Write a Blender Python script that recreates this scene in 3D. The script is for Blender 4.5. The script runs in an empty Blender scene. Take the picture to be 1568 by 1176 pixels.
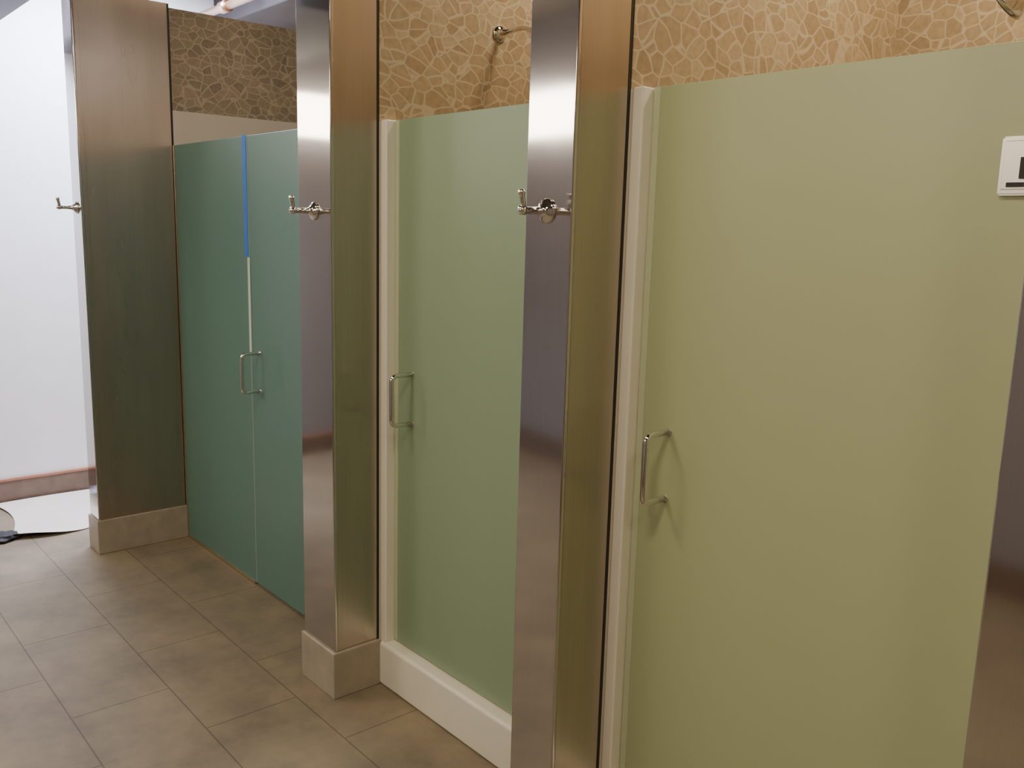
import bpy, bmesh, math, random
from mathutils import Vector, Matrix, noise
random.seed(4)
S = bpy.context.scene
COL = S.collection

# ------------------------------------------------------------------ helpers
def new_mat(name):
    m = bpy.data.materials.new(name); m.use_nodes = True
    nt = m.node_tree; b = nt.nodes['Principled BSDF']
    return m, nt, b

def simple(name, col, rough=0.5, metal=0.0, spec=0.5, noise=0.0, nscale=8.0, bump=0.0):
    m, nt, b = new_mat(name)
    b.inputs['Roughness'].default_value = rough
    b.inputs['Metallic'].default_value = metal
    b.inputs['Specular IOR Level'].default_value = spec
    geo = nt.nodes.new('ShaderNodeNewGeometry')
    n = nt.nodes.new('ShaderNodeTexNoise'); n.inputs['Scale'].default_value = nscale
    n.inputs['Detail'].default_value = 5
    nt.links.new(geo.outputs['Position'], n.inputs['Vector'])
    r = nt.nodes.new('ShaderNodeValToRGB')
    r.color_ramp.elements[0].position = 0.3; r.color_ramp.elements[1].position = 0.7
    r.color_ramp.elements[0].color = tuple(c*(1-noise) for c in col)+(1,)
    r.color_ramp.elements[1].color = tuple(min(1, c*(1+noise)) for c in col)+(1,)
    nt.links.new(n.outputs['Fac'], r.inputs['Fac'])
    nt.links.new(r.outputs['Color'], b.inputs['Base Color'])
    return m

def emission(name, col, strength):
    m, nt, b = new_mat(name)
    b.inputs['Base Color'].default_value = (*col, 1)
    b.inputs['Emission Color'].default_value = (*col, 1)
    b.inputs['Emission Strength'].default_value = strength
    return m

def obj_from_bm(name, bm, mats, parent=None, smooth=False, center=True):
    me = bpy.data.meshes.new(name)
    c = Vector((0, 0, 0))
    if center:
        bm.verts.ensure_lookup_table()
        lo = Vector([min(v.co[i] for v in bm.verts) for i in range(3)])
        hi = Vector([max(v.co[i] for v in bm.verts) for i in range(3)])
        c = (lo+hi)/2
        for v in bm.verts: v.co -= c
    bm.normal_update()
    bm.to_mesh(me); bm.free()
    if not isinstance(mats, (list, tuple)): mats = [mats]
    for m in mats: me.materials.append(m)
    if smooth:
        for p in me.polygons: p.use_smooth = True
    o = bpy.data.objects.new(name, me); COL.objects.link(o)
    o.location = c
    if parent:
        o.parent = parent
        o.location = c - parent.location
    return o

def empty(name, loc=(0, 0, 0)):
    e = bpy.data.objects.new(name, None); COL.objects.link(e)
    e.location = loc; e.empty_display_size = 0.1
    return e

def bm_box(bm, x0, x1, y0, y1, z0, z1, mi=0):
    vs = [bm.verts.new(p) for p in [(x0,y0,z0),(x1,y0,z0),(x1,y1,z0),(x0,y1,z0),(x0,y0,z1),(x1,y0,z1),(x1,y1,z1),(x0,y1,z1)]]
    fs = [(0,3,2,1),(4,5,6,7),(0,1,5,4),(1,2,6,5),(2,3,7,6),(3,0,4,7)]
    for f in fs:
        fc = bm.faces.new([vs[i] for i in f]); fc.material_index = mi

def box(name, x0, x1, y0, y1, z0, z1, mat, parent=None, bevel=0.0, seg=3):
    bm = bmesh.new(); bm_box(bm, x0, x1, y0, y1, z0, z1)
    o = obj_from_bm(name, bm, mat, parent)
    if bevel > 0:
        md = o.modifiers.new('bev', 'BEVEL'); md.width = bevel; md.segments = seg
        md.harden_normals = False
        for p in o.data.polygons: p.use_smooth = True
        wn = o.modifiers.new('wn', 'WEIGHTED_NORMAL'); wn.keep_sharp = True
    return o

def round_path(pts, r, n=6):
    pts = [Vector(p) for p in pts]; out = [pts[0]]
    for i in range(1, len(pts)-1):
        a = (pts[i-1]-pts[i]).normalized(); b = (pts[i+1]-pts[i]).normalized()
        p0 = pts[i]+a*r; p1 = pts[i]+b*r
        for k in range(n+1):
            t = k/n
            out.append((1-t)**2*p0 + 2*t*(1-t)*pts[i] + t*t*p1)
    out.append(pts[-1]); return out

def bm_tube(bm, path, rad, seg=16, mi=0):
    path = [Vector(p) for p in path]
    if not isinstance(rad, (list, tuple)): rad = [rad]*len(path)
    rings = []; prev = None
    for i, p in enumerate(path):
        if i == 0: t = path[1]-p
        elif i == len(path)-1: t = p-path[i-1]
        else: t = (path[i+1]-p).normalized()+(p-path[i-1]).normalized()
        t.normalize()
        if prev is None:
            u = t.cross(Vector((0, 0, 1)))
            if u.length < 0.1: u = t.cross(Vector((1, 0, 0)))
        else:
            u = prev - t*prev.dot(t)
        u.normalize(); prev = u; w = t.cross(u)
        rings.append([bm.verts.new(p+(u*math.cos(2*math.pi*k/seg)+w*math.sin(2*math.pi*k/seg))*rad[i]) for k in range(seg)])
    for a, b in zip(rings[:-1], rings[1:]):
        for k in range(seg):
            f = bm.faces.new([a[k], a[(k+1)%seg], b[(k+1)%seg], b[k]]); f.smooth = True; f.material_index = mi
    f = bm.faces.new(list(reversed(rings[0]))); f.material_index = mi
    f = bm.faces.new(rings[-1]); f.material_index = mi

# ------------------------------------------------------------------ materials
def steel_mat(name, col, rough=0.12, aniso=0.9, streak=0.0):
    m, nt, b = new_mat(name)
    N = nt.nodes; L = nt.links
    b.inputs['Metallic'].default_value = 1.0
    b.inputs['Anisotropic'].default_value = aniso
    b.inputs['Anisotropic Rotation'].default_value = 0.0
    tg = N.new('ShaderNodeTangent'); tg.direction_type = 'RADIAL'; tg.axis = 'Z'
    L.new(tg.outputs[0], b.inputs['Tangent'])
    geo = N.new('ShaderNodeNewGeometry')
    mp = N.new('ShaderNodeMapping'); mp.inputs['Scale'].default_value = (300, 300, 2.5)
    L.new(geo.outputs['Position'], mp.inputs['Vector'])
    n1 = N.new('ShaderNodeTexNoise'); n1.inputs['Scale'].default_value = 1; n1.inputs['Detail'].default_value = 3
    L.new(mp.outputs[0], n1.inputs['Vector'])
    mp2 = N.new('ShaderNodeMapping'); mp2.inputs['Scale'].default_value = (6, 6, 1.6)
    L.new(geo.outputs['Position'], mp2.inputs['Vector'])
    n2 = N.new('ShaderNodeTexNoise'); n2.inputs['Scale'].default_value = 1; n2.inputs['Detail'].default_value = 3
    L.new(mp2.outputs[0], n2.inputs['Vector'])
    mr = N.new('ShaderNodeMapRange'); mr.inputs['From Min'].default_value = 0.3; mr.inputs['From Max'].default_value = 0.7
    mr.inputs['To Min'].default_value = rough*0.9; mr.inputs['To Max'].default_value = rough*1.15
    L.new(n2.outputs['Fac'], mr.inputs['Value']); L.new(mr.outputs[0], b.inputs['Roughness'])
    cr = N.new('ShaderNodeValToRGB')
    cr.color_ramp.elements[0].position = 0.25; cr.color_ramp.elements[1].position = 0.75
    cr.color_ramp.elements[0].color = tuple(c*0.93 for c in col)+(1,)
    cr.color_ramp.elements[1].color = (*col, 1)
    L.new(n1.outputs['Fac'], cr.inputs['Fac'])
    if streak > 0:
        mp3 = N.new('ShaderNodeMapping'); mp3.inputs['Scale'].default_value = (12, 12, 1.5)
        L.new(geo.outputs['Position'], mp3.inputs['Vector'])
        n3 = N.new('ShaderNodeTexNoise'); n3.inputs['Scale'].default_value = 1; n3.inputs['Detail'].default_value = 4
        L.new(mp3.outputs[0], n3.inputs['Vector'])
        r3 = N.new('ShaderNodeValToRGB'); r3.color_ramp.elements[0].position = 0.25; r3.color_ramp.elements[1].position = 0.6
        r3.color_ramp.elements[0].color = (1-streak, 1-streak, 1-streak, 1); r3.color_ramp.elements[1].color = (1, 1, 1, 1)
        L.new(n3.outputs['Fac'], r3.inputs['Fac'])
        mx = N.new('ShaderNodeMix'); mx.data_type = 'RGBA'; mx.blend_type = 'MULTIPLY'; mx.inputs[0].default_value = 1
        L.new(cr.outputs[0], mx.inputs[6]); L.new(r3.outputs[0], mx.inputs[7])
        L.new(mx.outputs[2], b.inputs['Base Color'])
    else:
        L.new(cr.outputs[0], b.inputs['Base Color'])
    return m

def stone_mosaic(name, stops, grout, scale=25, rough=0.6):
    m, nt, b = new_mat(name); N = nt.nodes; L = nt.links
    geo = N.new('ShaderNodeNewGeometry')
    n = N.new('ShaderNodeTexNoise'); n.inputs['Scale'].default_value = 7; n.inputs['Detail'].default_value = 1
    L.new(geo.outputs['Position'], n.inputs['Vector'])
    ad = N.new('ShaderNodeMix'); ad.data_type = 'VECTOR'; ad.inputs[0].default_value = 0.06
    L.new(geo.outputs['Position'], ad.inputs[4]); L.new(n.outputs['Color'], ad.inputs[5])
    mp = N.new('ShaderNodeMapping'); mp.inputs['Scale'].default_value = (1.0, 0.85, 1.15); mp.inputs['Rotation'].default_value = (0.5, 0.1, 0)
    L.new(ad.outputs[1], mp.inputs['Vector'])
    v1 = N.new('ShaderNodeTexVoronoi'); v1.feature = 'DISTANCE_TO_EDGE'; v1.inputs['Scale'].default_value = scale
    v2 = N.new('ShaderNodeTexVoronoi'); v2.feature = 'F1'; v2.inputs['Scale'].default_value = scale
    for v in (v1, v2):
        L.new(mp.outputs[0], v.inputs['Vector']); v.inputs['Randomness'].default_value = 1.0
    sep = N.new('ShaderNodeSeparateColor'); L.new(v2.outputs['Color'], sep.inputs[0])
    cr = N.new('ShaderNodeValToRGB'); cr.color_ramp.interpolation = 'LINEAR'
    els = cr.color_ramp.elements
    els[0].position = 0; els[0].color = (*stops[0], 1); els[1].position = 1; els[1].color = (*stops[-1], 1)
    for i, s in enumerate(stops[1:-1]):
        e = els.new((i+1)/(len(stops)-1)); e.color = (*s, 1)
    L.new(sep.outputs[0], cr.inputs[0])
    n2 = N.new('ShaderNodeTexNoise'); n2.inputs['Scale'].default_value = 60; n2.inputs['Detail'].default_value = 4
    L.new(geo.outputs['Position'], n2.inputs['Vector'])
    mxn = N.new('ShaderNodeMix'); mxn.data_type = 'RGBA'; mxn.blend_type = 'OVERLAY'; mxn.inputs[0].default_value = 0.3
    L.new(cr.outputs[0], mxn.inputs[6]); L.new(n2.outputs['Fac'], mxn.inputs[7])
    er = N.new('ShaderNodeMapRange'); er.inputs['From Min'].default_value = 0.02; er.inputs['From Max'].default_value = 0.07
    L.new(v1.outputs['Distance'], er.inputs['Value'])
    mx = N.new('ShaderNodeMix'); mx.data_type = 'RGBA'
    L.new(er.outputs[0], mx.inputs[0]); mx.inputs[6].default_value = (*grout, 1)
    L.new(mxn.outputs[2], mx.inputs[7]); L.new(mx.outputs[2], b.inputs['Base Color'])
    b.inputs['Roughness'].default_value = rough
    return m

def floor_mat():
    m, nt, b = new_mat('floor_porcelain_tile'); N = nt.nodes; L = nt.links
    geo = N.new('ShaderNodeNewGeometry')
    mp = N.new('ShaderNodeMapping'); mp.inputs['Location'].default_value = (0.03, -0.055, 0)
    L.new(geo.outputs['Position'], mp.inputs['Vector'])
    br = N.new('ShaderNodeTexBrick'); br.offset = 0.5
    br.inputs['Scale'].default_value = 1.0
    br.inputs['Brick Width'].default_value = 0.6; br.inputs['Row Height'].default_value = 0.295
    br.inputs['Mortar Size'].default_value = 0.0022; br.inputs['Mortar Smooth'].default_value = 0.0
    br.inputs['Color1'].default_value = (0.262, 0.217, 0.157, 1)
    br.inputs['Color2'].default_value = (0.244, 0.202, 0.147, 1)
    br.inputs['Mortar'].default_value = (0.14, 0.11, 0.076, 1)
    L.new(mp.outputs[0], br.inputs['Vector'])
    n = N.new('ShaderNodeTexNoise'); n.inputs['Scale'].default_value = 4; n.inputs['Detail'].default_value = 10; n.inputs['Roughness'].default_value = 0.68
    L.new(geo.outputs['Position'], n.inputs['Vector'])
    cr = N.new('ShaderNodeValToRGB'); cr.color_ramp.elements[0].position = 0.3; cr.color_ramp.elements[1].position = 0.7
    cr.color_ramp.elements[0].color = (0.62, 0.62, 0.62, 1); cr.color_ramp.elements[1].color = (1.15, 1.13, 1.08, 1)
    L.new(n.outputs['Fac'], cr.inputs[0])
    mx = N.new('ShaderNodeMix'); mx.data_type = 'RGBA'; mx.blend_type = 'MULTIPLY'; mx.inputs[0].default_value = 1
    L.new(br.outputs['Color'], mx.inputs[6]); L.new(cr.outputs[0], mx.inputs[7])
    L.new(mx.outputs[2], b.inputs['Base Color'])
    b.inputs['Roughness'].default_value = 0.55
    return m

def frosted(name, col, trans=0.22, rough=0.36):
    m, nt, b = new_mat(name); N = nt.nodes; L = nt.links
    b.inputs['Base Color'].default_value = (*col, 1)
    b.inputs['Roughness'].default_value = rough
    b.inputs['Specular IOR Level'].default_value = 0.6
    geo = N.new('ShaderNodeNewGeometry')
    n = N.new('ShaderNodeTexNoise'); n.inputs['Scale'].default_value = 700; n.inputs['Detail'].default_value = 2
    L.new(geo.outputs['Position'], n.inputs['Vector'])
    bp = N.new('ShaderNodeBump'); bp.inputs['Strength'].default_value = 0.06; bp.inputs['Distance'].default_value = 0.0005
    L.new(n.outputs['Fac'], bp.inputs['Height']); L.new(bp.outputs[0], b.inputs['Normal'])
    tr = N.new('ShaderNodeBsdfTranslucent'); tr.inputs['Color'].default_value = (*[min(1, c*1.5) for c in col], 1)
    mx = N.new('ShaderNodeMixShader'); mx.inputs[0].default_value = trans
    L.new(b.outputs[0], mx.inputs[1]); L.new(tr.outputs[0], mx.inputs[2])
    L.new(mx.outputs[0], N['Material Output'].inputs['Surface'])
    return m

STEEL = steel_mat('brushed_stainless', (0.62, 0.59, 0.57), 0.105, 0.85)
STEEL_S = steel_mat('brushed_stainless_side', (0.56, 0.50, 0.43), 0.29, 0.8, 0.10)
CHROME = simple('polished_nickel', (0.80, 0.78, 0.74), 0.07, 1.0)
SATIN = simple('satin_nickel', (0.82, 0.79, 0.72), 0.35, 1.0)
BRASSY = simple('satin_channel', (0.72, 0.62, 0.44), 0.25, 1.0)
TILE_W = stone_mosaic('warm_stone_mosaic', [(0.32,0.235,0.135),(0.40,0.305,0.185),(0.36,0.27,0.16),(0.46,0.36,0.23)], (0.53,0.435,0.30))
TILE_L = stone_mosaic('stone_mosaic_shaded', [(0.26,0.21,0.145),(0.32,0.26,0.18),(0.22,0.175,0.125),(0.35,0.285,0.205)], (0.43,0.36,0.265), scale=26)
BASE = simple('stone_base', (0.38, 0.33, 0.26), 0.45, noise=0.12, nscale=14)
CREAM = simple('cream_acrylic', (0.82, 0.79, 0.69), 0.25, noise=0.02)
SURR = simple('surround_panel', (0.60, 0.56, 0.48), 0.35, noise=0.03)
WHITE = simple('white_paint', (0.84, 0.84, 0.88), 0.7, noise=0.02)
TAUPE = simple('taupe_paint', (0.25, 0.235, 0.245), 0.7, noise=0.03)
BEIGE = simple('beige_paint', (0.34, 0.27, 0.20), 0.7, noise=0.04)
CEIL = simple('dark_ceiling', (0.10, 0.08, 0.06), 0.85, noise=0.2)
DARK = simple('dark_duct', (0.035, 0.028, 0.03), 0.6, noise=0.2)
BLACK = simple('black_gasket', (0.015, 0.013, 0.01), 0.5)
BBROWN = simple('brown_tile_base', (0.15, 0.10, 0.075), 0.5, noise=0.2, nscale=12)
RUST = simple('base_cap', (0.36, 0.16, 0.10), 0.5, noise=0.1)
SEAL = frosted('clear_seal', (0.62, 0.68, 0.50), 0.3, 0.2)
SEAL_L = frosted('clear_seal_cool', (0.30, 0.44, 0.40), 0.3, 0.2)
PALE = simple('pale_strip', (0.62, 0.72, 0.66), 0.3)
G_L = frosted('frosted_glass_lit_cool', (0.165, 0.305, 0.262))  # green glass; cooler daylight on the left door is put into this tint
G_M = frosted('frosted_glass_lit_mid', (0.33, 0.445, 0.30))  # same green glass, with the middle door's light carried in the tint
G_R = frosted('frosted_glass_lit_bright', (0.49, 0.54, 0.335))  # same glass again, paler tint stands for the light on the right door
BLUE = simple('painters_tape_blue', (0.03, 0.17, 0.70), 0.6)
PAPER = simple('paper_white', (0.75, 0.70, 0.66), 0.8, noise=0.05, nscale=4)
BLKCLOTH = simple('black_rubber', (0.02, 0.02, 0.025), 0.6)
BLUECLOTH = simple('pale_rag', (0.55, 0.6, 0.75), 0.9, noise=0.1)

# ------------------------------------------------------------------ room shell
XL, XR, YF, YB, ZC = -5.15, 1.6, -1.3, 2.62, 2.78
P = [(-4.210, -4.086, 1.130, 1.530), (-2.545, -2.346, 1.327, 1.492), (-1.497, -1.352, 1.327, 1.492), (-0.474, -0.28, 1.327, 1.492)]
box('floor', XL-0.1, XR+0.1, YF-0.1, YB+0.1, -0.1, 0.0, floor_mat())
box('ceiling', XL-0.1, XR+0.1, YF-0.1, YB+0.1, ZC, ZC+0.1, CEIL)
box('wall_left', XL-0.1, XL, 0.5, YB+0.1, 0, ZC, WHITE)
box('wall_left_dark_unseen', XL-0.1, XL, YF-0.1, 0.5, 0, ZC, TAUPE)  # unseen stretch, coloured dark to keep its reflection in the pillar dim
box('wall_right', XR, XR+0.1, YF-0.1, YB+0.1, 0, ZC, BEIGE)
box('wall_front', XL, XR, YF-0.1, YF, 0, ZC, TAUPE)
box('wall_back', XL, XR, YB, YB+0.1, 0, ZC, TILE_W)
bb = empty('baseboard_left', (XL, 0, 0))
box('base_tile', XL, XL+0.012, YF, YB, 0.0, 0.112, BBROWN, bb, 0.002)
box('base_cap', XL, XL+0.016, YF, YB, 0.112, 0.127, RUST, bb, 0.003)
bb = empty('baseboard_front', (0, YF, 0))
box('base_tile', XL+0.02, XR, YF, YF+0.012, 0.0, 0.15, BBROWN, bb, 0.002)
box('ceiling_soffit_duct', XL, -3.3, 0.35, 0.965, 2.31, ZC, DARK)

# ------------------------------------------------------------------ partitions
def partition(x0, x1, y0, ztile, tile, ztop=ZC):
    e = empty('tiled_partition_wall', ((x0+x1)/2, y0, 0))
    box('surround_panel', x0, x1, y0, YB, 0, ztile, SURR, e)
    box('mosaic_tile', x0, x1, y0, YB, ztile, ztop, tile, e)
    return e
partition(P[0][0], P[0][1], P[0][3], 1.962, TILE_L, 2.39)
partition(P[1][0], P[1][1], P[1][3], 1.795, TILE_W)
partition(P[2][0], P[2][1], P[2][3], 1.795, TILE_W)
partition(P[3][0], P[3][1], P[3][3], 1.795, TILE_W)

# ------------------------------------------------------------------ pillars
def pillar(p, zt):
    x0, x1, y0, y1 = p
    e = empty('stainless_steel_pillar', ((x0+x1)/2, (y0+y1)/2, 0))
    cap = 0.030
    box('front_channel', x0, x1, y0, y0+0.012, 0.155, zt, STEEL, e, 0.0035)
    box('side_panels', x0+0.0005, x1-0.0005, y0+0.011, y0+cap, 0.155, zt-0.001, STEEL_S, e, 0.001)
    box('side_panels_back', x0+0.003, x1-0.003, y0+cap, y1-0.008, 0.155, zt-0.002, STEEL_S, e, 0.001)
    box('gasket', x0+0.004, x1-0.002, y1-0.008, y1, 0.155, zt-0.004, BLACK, e)
    box('stone_base', x0-0.008, x1+0.008, y0-0.008, y1, 0.0, 0.155, BASE, e, 0.003)
    return e
for i, p in enumerate(P): pillar(p, 2.41 if i == 0 else ZC)

# ------------------------------------------------------------------ hooks
def hook(x, y, z):
    e = empty('robe_hook', (x, y, z))
    bm = bmesh.new()
    bm_tube(bm, [(x,y,z),(x,y-0.004,z),(x,y-0.007,z),(x,y-0.011,z),(x,y-0.016,z),(x,y-0.022,z)],
            [0.0265,0.0265,0.024,0.017,0.0115,0.0095], 28)
    obj_from_bm('flange', bm, CHROME, e)
    bm = bmesh.new()
    bm_tube(bm, [(x,y-0.020,z),(x,y-0.040,z),(x,y-0.062,z),(x,y-0.064,z),(x,y-0.076,z),(x,y-0.079,z),(x,y-0.081,z)],
            [0.0085,0.0075,0.0075,0.0100,0.0100,0.0075,0.002], 20)
    obj_from_bm('arm', bm, CHROME, e)
    bm = bmesh.new()
    bm_tube(bm, [(x,y-0.068,z+0.002),(x,y-0.0705,z+0.020),(x,y-0.073,z+0.031),(x,y-0.0735,z+0.034),(x,y-0.0745,z+0.041),(x,y-0.0747,z+0.043)],
            [0.0065,0.006,0.0062,0.008,0.008,0.003], 18)
    obj_from_bm('prong', bm, CHROME, e)
hook(-1.427, 1.327, 1.533)
hook(-2.445, 1.327, 1.528)
hook(-4.148, 1.130, 1.528)

# ------------------------------------------------------------------ doors
GY = 1.533
def handle(e, x, zt, zb, s=0.076):
    y = GY-0.005
    bm = bmesh.new()
    path = round_path([(x,y+0.0,zt),(x,y-s,zt),(x,y-s,zb),(x,y+0.0,zb)], 0.020, 8)
    bm_tube(bm, path, 0.0072, 18)
    for z in (zt, zb):
        bm_tube(bm, [(x,y,z),(x,y-0.002,z),(x,y-0.003,z)], [0.0080,0.0080,0.0075], 20)
        bm_tube(bm, [(x,y+0.010,z),(x,y+0.016,z),(x,y+0.018,z)], [0.0105,0.0105,0.0085], 20)
    obj_from_bm('pull_handle', bm, CHROME, e)

def hinge(e, x, z, h=0.09):
    bm = bmesh.new()
    bm_box(bm, x-0.028, x+0.035, GY-0.016, GY-0.005, z-h/2, z+h/2)
    bmesh.ops.bevel(bm, geom=bm.edges[:], offset=0.003, segments=2, affect='EDGES')
    obj_from_bm('hinge_plate', bm, SATIN, e)
    bm = bmesh.new()
    bm_box(bm, x-0.022, x+0.036, GY-0.0175, GY-0.0158, z-h*0.40, z+h*0.42)
    bmesh.ops.bevel(bm, geom=bm.edges[:], offset=0.0008, segments=1, affect='EDGES')
    obj_from_bm('hinge_cover', bm, SATIN, e)
    bm = bmesh.new()
    bm_box(bm, x+0.004, x+0.037, GY-0.021, GY-0.0172, z-h*0.22, z+h*0.14)
    obj_from_bm('hinge_barrel', bm, BLACK, e)
    bm = bmesh.new()
    bm_box(bm, x-0.014, x+0.012, GY-0.019, GY-0.0172, z-h*0.36, z-h*0.28)
    obj_from_bm('hinge_screw', bm, BLACK, e)

def shower_door(x0, x1, z0, z1, glass, seal, hx, hz, hinge_x=None, seal_w=0.018):
    e = empty('frosted_glass_shower_door', ((x0+x1)/2, GY, z0))
    box('glass', x0+seal_w, x1, GY-0.005, GY+0.005, z0, z1, glass, e, 0.001, 1)
    box('edge_seal', x0, x0+seal_w, GY-0.006, GY+0.006, z0, z1, seal, e, 0.001, 1)
    handle(e, hx, *hz)
    if hinge_x is not None:
        for z in (1.612, 0.42): hinge(e, hinge_x, z)
    return e

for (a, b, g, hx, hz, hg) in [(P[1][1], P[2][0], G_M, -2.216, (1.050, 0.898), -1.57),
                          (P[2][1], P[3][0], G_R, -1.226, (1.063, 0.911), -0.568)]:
    f = empty('shower_door_frame', ((a+b)/2, GY, 0))
    box('jamb_latch', a, a+0.031, 1.496, 1.56, 0.13, 1.80, CREAM, f, 0.005)
    box('jamb_hinge', b-0.031, b, 1.496, 1.56, 0.13, 1.80, CREAM, f, 0.005)
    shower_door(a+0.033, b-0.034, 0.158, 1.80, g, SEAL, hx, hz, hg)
    s = empty('shower_base', ((a+b)/2, 1.9, 0))
    box('curb', a+0.001, b-0.001, 1.488, 1.585, 0.0, 0.15, CREAM, s, 0.012, 4)
    box('pan', a+0.001, b-0.001, 1.585, YB-0.01, 0.0, 0.05, CREAM, s, 0.004)

e = empty('frosted_glass_fixed_panel', (-3.7, GY, 0))
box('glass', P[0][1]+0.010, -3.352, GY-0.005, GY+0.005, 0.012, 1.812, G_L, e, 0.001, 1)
box('wall_channel', P[0][1], P[0][1]+0.012, GY-0.010, GY+0.010, 0.0, 1.812, BRASSY, e, 0.001, 1)
box('floor_channel', P[0][1], -3.352, GY-0.010, GY+0.010, 0.0, 0.014, BRASSY, e, 0.001, 1)
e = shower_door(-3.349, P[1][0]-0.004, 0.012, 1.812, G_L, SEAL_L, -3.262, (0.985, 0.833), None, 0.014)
box('seal_strip', -3.351, -3.331, GY-0.0075, GY-0.0062, 0.975, 1.352, PALE, e)  # pale strip on the door edge between handle and tape
box('painters_tape_strip', -3.374, -3.343, GY-0.0075, GY-0.0062, 1.355, 1.816, BLUE)

# ------------------------------------------------------------------ shower heads
def shower_head(name, x, y, z, dx, length, drop):
    e = empty(name, (x, y, z))
    bm = bmesh.new()
    bm_tube(bm, [(x,y,z),(x+dx*0.006,y,z),(x+dx*0.010,y,z),(x+dx*0.016,y,z)], [0.026,0.026,0.020,0.011], 24)
    pth = round_path([(x,y,z),(x+dx*length*0.7,y,z+0.005),(x+dx*length,y,z-drop)], 0.04, 8)
    bm_tube(bm, pth, 0.0095, 16)
    obj_from_bm('arm', bm, CHROME, e)
    d = (Vector((x+dx*length,y,z-drop))-Vector((x+dx*length*0.7,y,z+0.005))).normalized()
    p = Vector((x+dx*length,y,z-drop))
    bm = bmesh.new()
    bm_tube(bm, [p, p+d*0.012, p+d*0.02, p+d*0.045, p+d*0.055], [0.014,0.016,0.022,0.042,0.044], 28)
    bm_tube(bm, [p+d*0.055, p+d*0.058], [0.038,0.036], 28, 1)
    obj_from_bm('head', bm, [CHROME, BLACK], e)
shower_head('shower_head', P[1][1], 1.945, 2.11, 1, 0.20, 0.05)
shower_head('shower_head', P[3][0], 1.945, 2.04, -1, 0.27, 0.05)

# ------------------------------------------------------------------ ceiling services
bm = bmesh.new()
bm_tube(bm, [(XL, 2.0, 2.55), (-2.6, 2.0, 2.55)], 0.02, 16)
bm_tube(bm, [(-4.62, 2.0, 2.55), (-4.54, 2.0, 2.55)], 0.029, 16)
bm_tube(bm, [(-4.58, 2.0, 2.55), (-4.58, 2.0, ZC)], 0.012, 12)
bm_tube(bm, [(-3.2, 2.0, 2.55), (-3.2, 2.0, ZC)], 0.012, 12)
obj_from_bm('sprinkler_pipe', bm, simple('copper_pipe', (0.55, 0.36, 0.24), 0.35, 1.0, noise=0.1))
box('air_duct', XL, -2.7, 2.18, 2.55, 2.56, ZC, DARK, None, 0.01)

# ------------------------------------------------------------------ floor clutter at far left
bm = bmesh.new()
nx, ny = 26, 26
poly = lambda u, v: (-5.12+u*(0.62+0.05*math.sin(5*v)), 0.90+v*0.62+0.04*math.sin(4*u))
g = []
for i in range(nx+1):
    row = []
    for j in range(ny+1):
        u, v = i/nx, j/ny
        x, y = poly(u, v)
        z = 0.004+0.006*(1+math.sin(9*u+4*v))*0.5
        if u > 0.86: z += (u-0.86)**2*1.2*(0.5+0.5*math.sin(7*v+1))
        row.append(bm.verts.new((x, y, z)))
    g.append(row)
for i in range(nx):
    for j in range(ny):
        f = bm.faces.new([g[i][j], g[i+1][j], g[i+1][j+1], g[i][j+1]]); f.smooth = True
obj_from_bm('floor_protection_paper', bm, PAPER)

def crumple(name, c, sc, mat, seed):
    bm = bmesh.new(); bmesh.ops.create_icosphere(bm, subdivisions=4, radius=1)
    for v in bm.verts:
        d = 1+0.45*noise.noise(v.co*2.2+Vector((seed, 0, 0)))+0.15*noise.noise(v.co*6)
        v.co = Vector((v.co.x*sc[0]*d, v.co.y*sc[1]*d, max(v.co.z, -0.25)*sc[2]*d))
    mz = min(v.co.z for v in bm.verts)
    for v in bm.verts: v.co += Vector((c[0], c[1], -mz+0.001))
    for f in bm.faces: f.smooth = True
    obj_from_bm(name, bm, mat)
crumple('black_work_glove', (-4.54, 0.81), (0.06, 0.09, 0.025), BLKCLOTH, 3)
crumple('crumpled_rag', (-5.02, 0.82), (0.05, 0.06, 0.03), BLUECLOTH, 7)

# ------------------------------------------------------------------ lights
def area(name, loc, size, power, col, rot=(0, 0, 0), sy=None, parent=None):
    l = bpy.data.lights.new(name, 'AREA'); l.energy = power; l.color = col; l.size = size
    if sy: l.shape = 'RECTANGLE'; l.size_y = sy
    else: l.shape = 'DISK'
    o = bpy.data.objects.new(name, l); COL.objects.link(o)
    if parent: o.parent = parent; o.location = Vector(loc)-parent.location
    else: o.location = loc
    o.rotation_euler = rot
    return o
WARM = (1.0, 0.83, 0.60)
E_W = emission('warm_lamp', (1.0, 0.84, 0.60), 10)
def downlight(x, y, power, rad=0.11, col=WARM):
    e = empty('recessed_downlight', (x, y, ZC))
    bm = bmesh.new()
    bm_tube(bm, [(x,y,ZC),(x,y,ZC-0.008)], [rad+0.025,rad+0.02], 32)
    obj_from_bm('trim_ring', bm, CHROME, e)
    bm = bmesh.new()
    bm_tube(bm, [(x,y,ZC-0.008),(x,y,ZC-0.011)], [rad,rad], 32)
    obj_from_bm('lens', bm, E_W, e)
    area('lamp', (x, y, ZC-0.014), rad*2, power, col, parent=e)
downlight(-0.60, 0.1, 18, 0.24)
downlight(-2.1, 0.0, 12.5, 0.24)
downlight(-3.6, -0.1, 8, 0.2)
downlight(-0.85, 2.15, 12)
downlight(-1.90, 2.15, 7.5)
downlight(-3.2, 1.95, 4)
downlight(0.7, 0.2, 10, 0.2)

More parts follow.
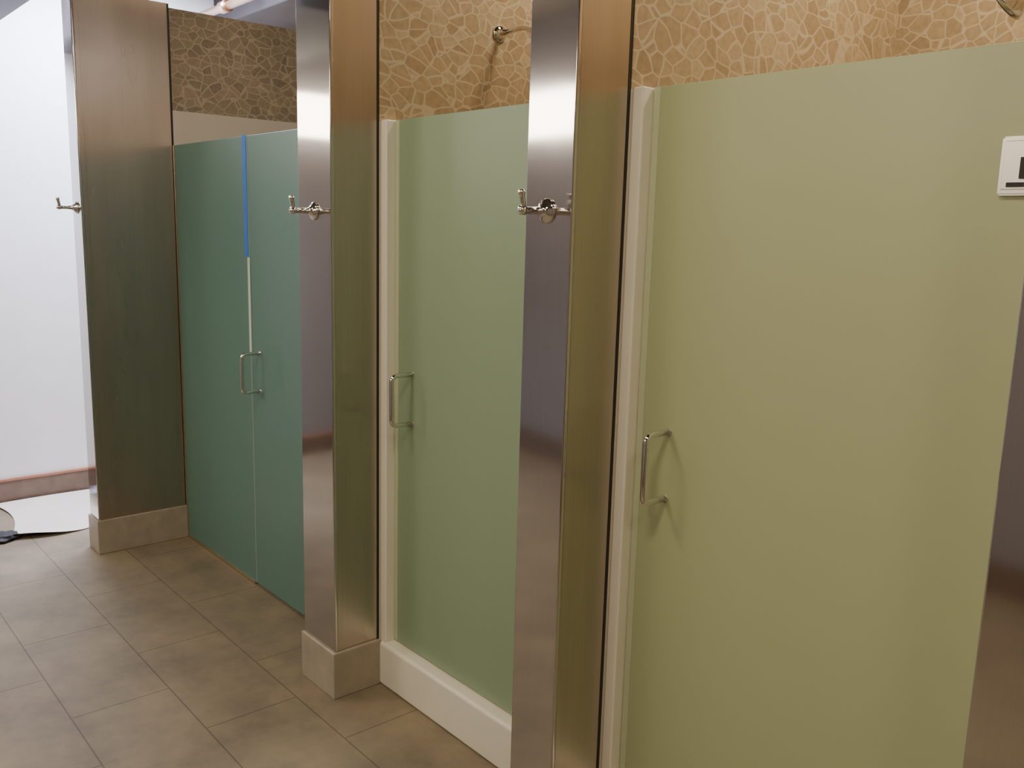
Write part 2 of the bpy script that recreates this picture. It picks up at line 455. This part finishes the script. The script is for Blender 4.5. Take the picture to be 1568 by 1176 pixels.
E_S = emission('sconce_diffuser', (1.0, 0.91, 0.76), 19)
E_S2 = emission('sconce_diffuser_near', (1.0, 0.88, 0.70), 10)
def vanity(x0, x1, em, z0=2.06, z1=2.32):
    s = empty('vanity_wall_sconce', ((x0+x1)/2, YF, (z0+z1)/2))
    box('backplate', x0-0.03, x1+0.03, YF, YF+0.03, z0-0.01, z1+0.01, CHROME, s, 0.004)
    box('diffuser', x0, x1, YF+0.03, YF+0.09, z0, z1, em, s, 0.01)
vanity(-4.75, -3.75, E_S)
vanity(-2.3, -1.3, E_S2)
s = empty('wall_sconce', (XL, -0.2, 2.09))
box('backplate', XL, XL+0.03, -0.52, 0.22, 2.00, 2.26, CHROME, s, 0.004)
box('diffuser', XL+0.03, XL+0.09, -0.49, 0.19, 2.01, 2.25, E_S, s, 0.01)

E_C = emission('fluorescent_lens', (0.78, 0.85, 1.0), 6)
s = empty('ceiling_fluorescent_fixture', (-4.5, 1.45, ZC))
box('housing', -4.75, -4.30, 1.10, 1.80, ZC-0.03, ZC, WHITE, s, 0.004)
box('lens', -4.73, -4.32, 1.12, 1.78, ZC-0.036, ZC-0.03, E_C, s)
area('lamp', (-4.52, 1.45, ZC-0.04), 0.38, 125, (0.76, 0.81, 1.0), sy=0.62, parent=s)

w = bpy.data.worlds.new('World'); S.world = w; w.use_nodes = True
w.node_tree.nodes['Background'].inputs[0].default_value = (0.9, 0.75, 0.55, 1)
w.node_tree.nodes['Background'].inputs[1].default_value = 0.1

# ------------------------------------------------------------------ camera
H = 1.5; a = math.radians(41.0); f = 1372.0
pt = math.radians(10.0); rl = math.radians(1.52)
F = Vector((-math.cos(a), math.sin(a), 0)); R0 = Vector((math.sin(a), math.cos(a), 0)); Z = Vector((0, 0, 1))
D = F*math.cos(pt) - Z*math.sin(pt); U0 = F*math.sin(pt) + Z*math.cos(pt)
R = R0*math.cos(rl) + U0*math.sin(rl); U = -R0*math.sin(rl) + U0*math.cos(rl)
cam = bpy.data.cameras.new('camera'); co = bpy.data.objects.new('camera', cam); COL.objects.link(co)
M = Matrix(((R.x, U.x, -D.x, 0), (R.y, U.y, -D.y, 0), (R.z, U.z, -D.z, H), (0, 0, 0, 1)))
co.matrix_world = M
cam.sensor_width = 36; cam.lens = f/1568*36; cam.clip_start = 0.02
S.camera = co
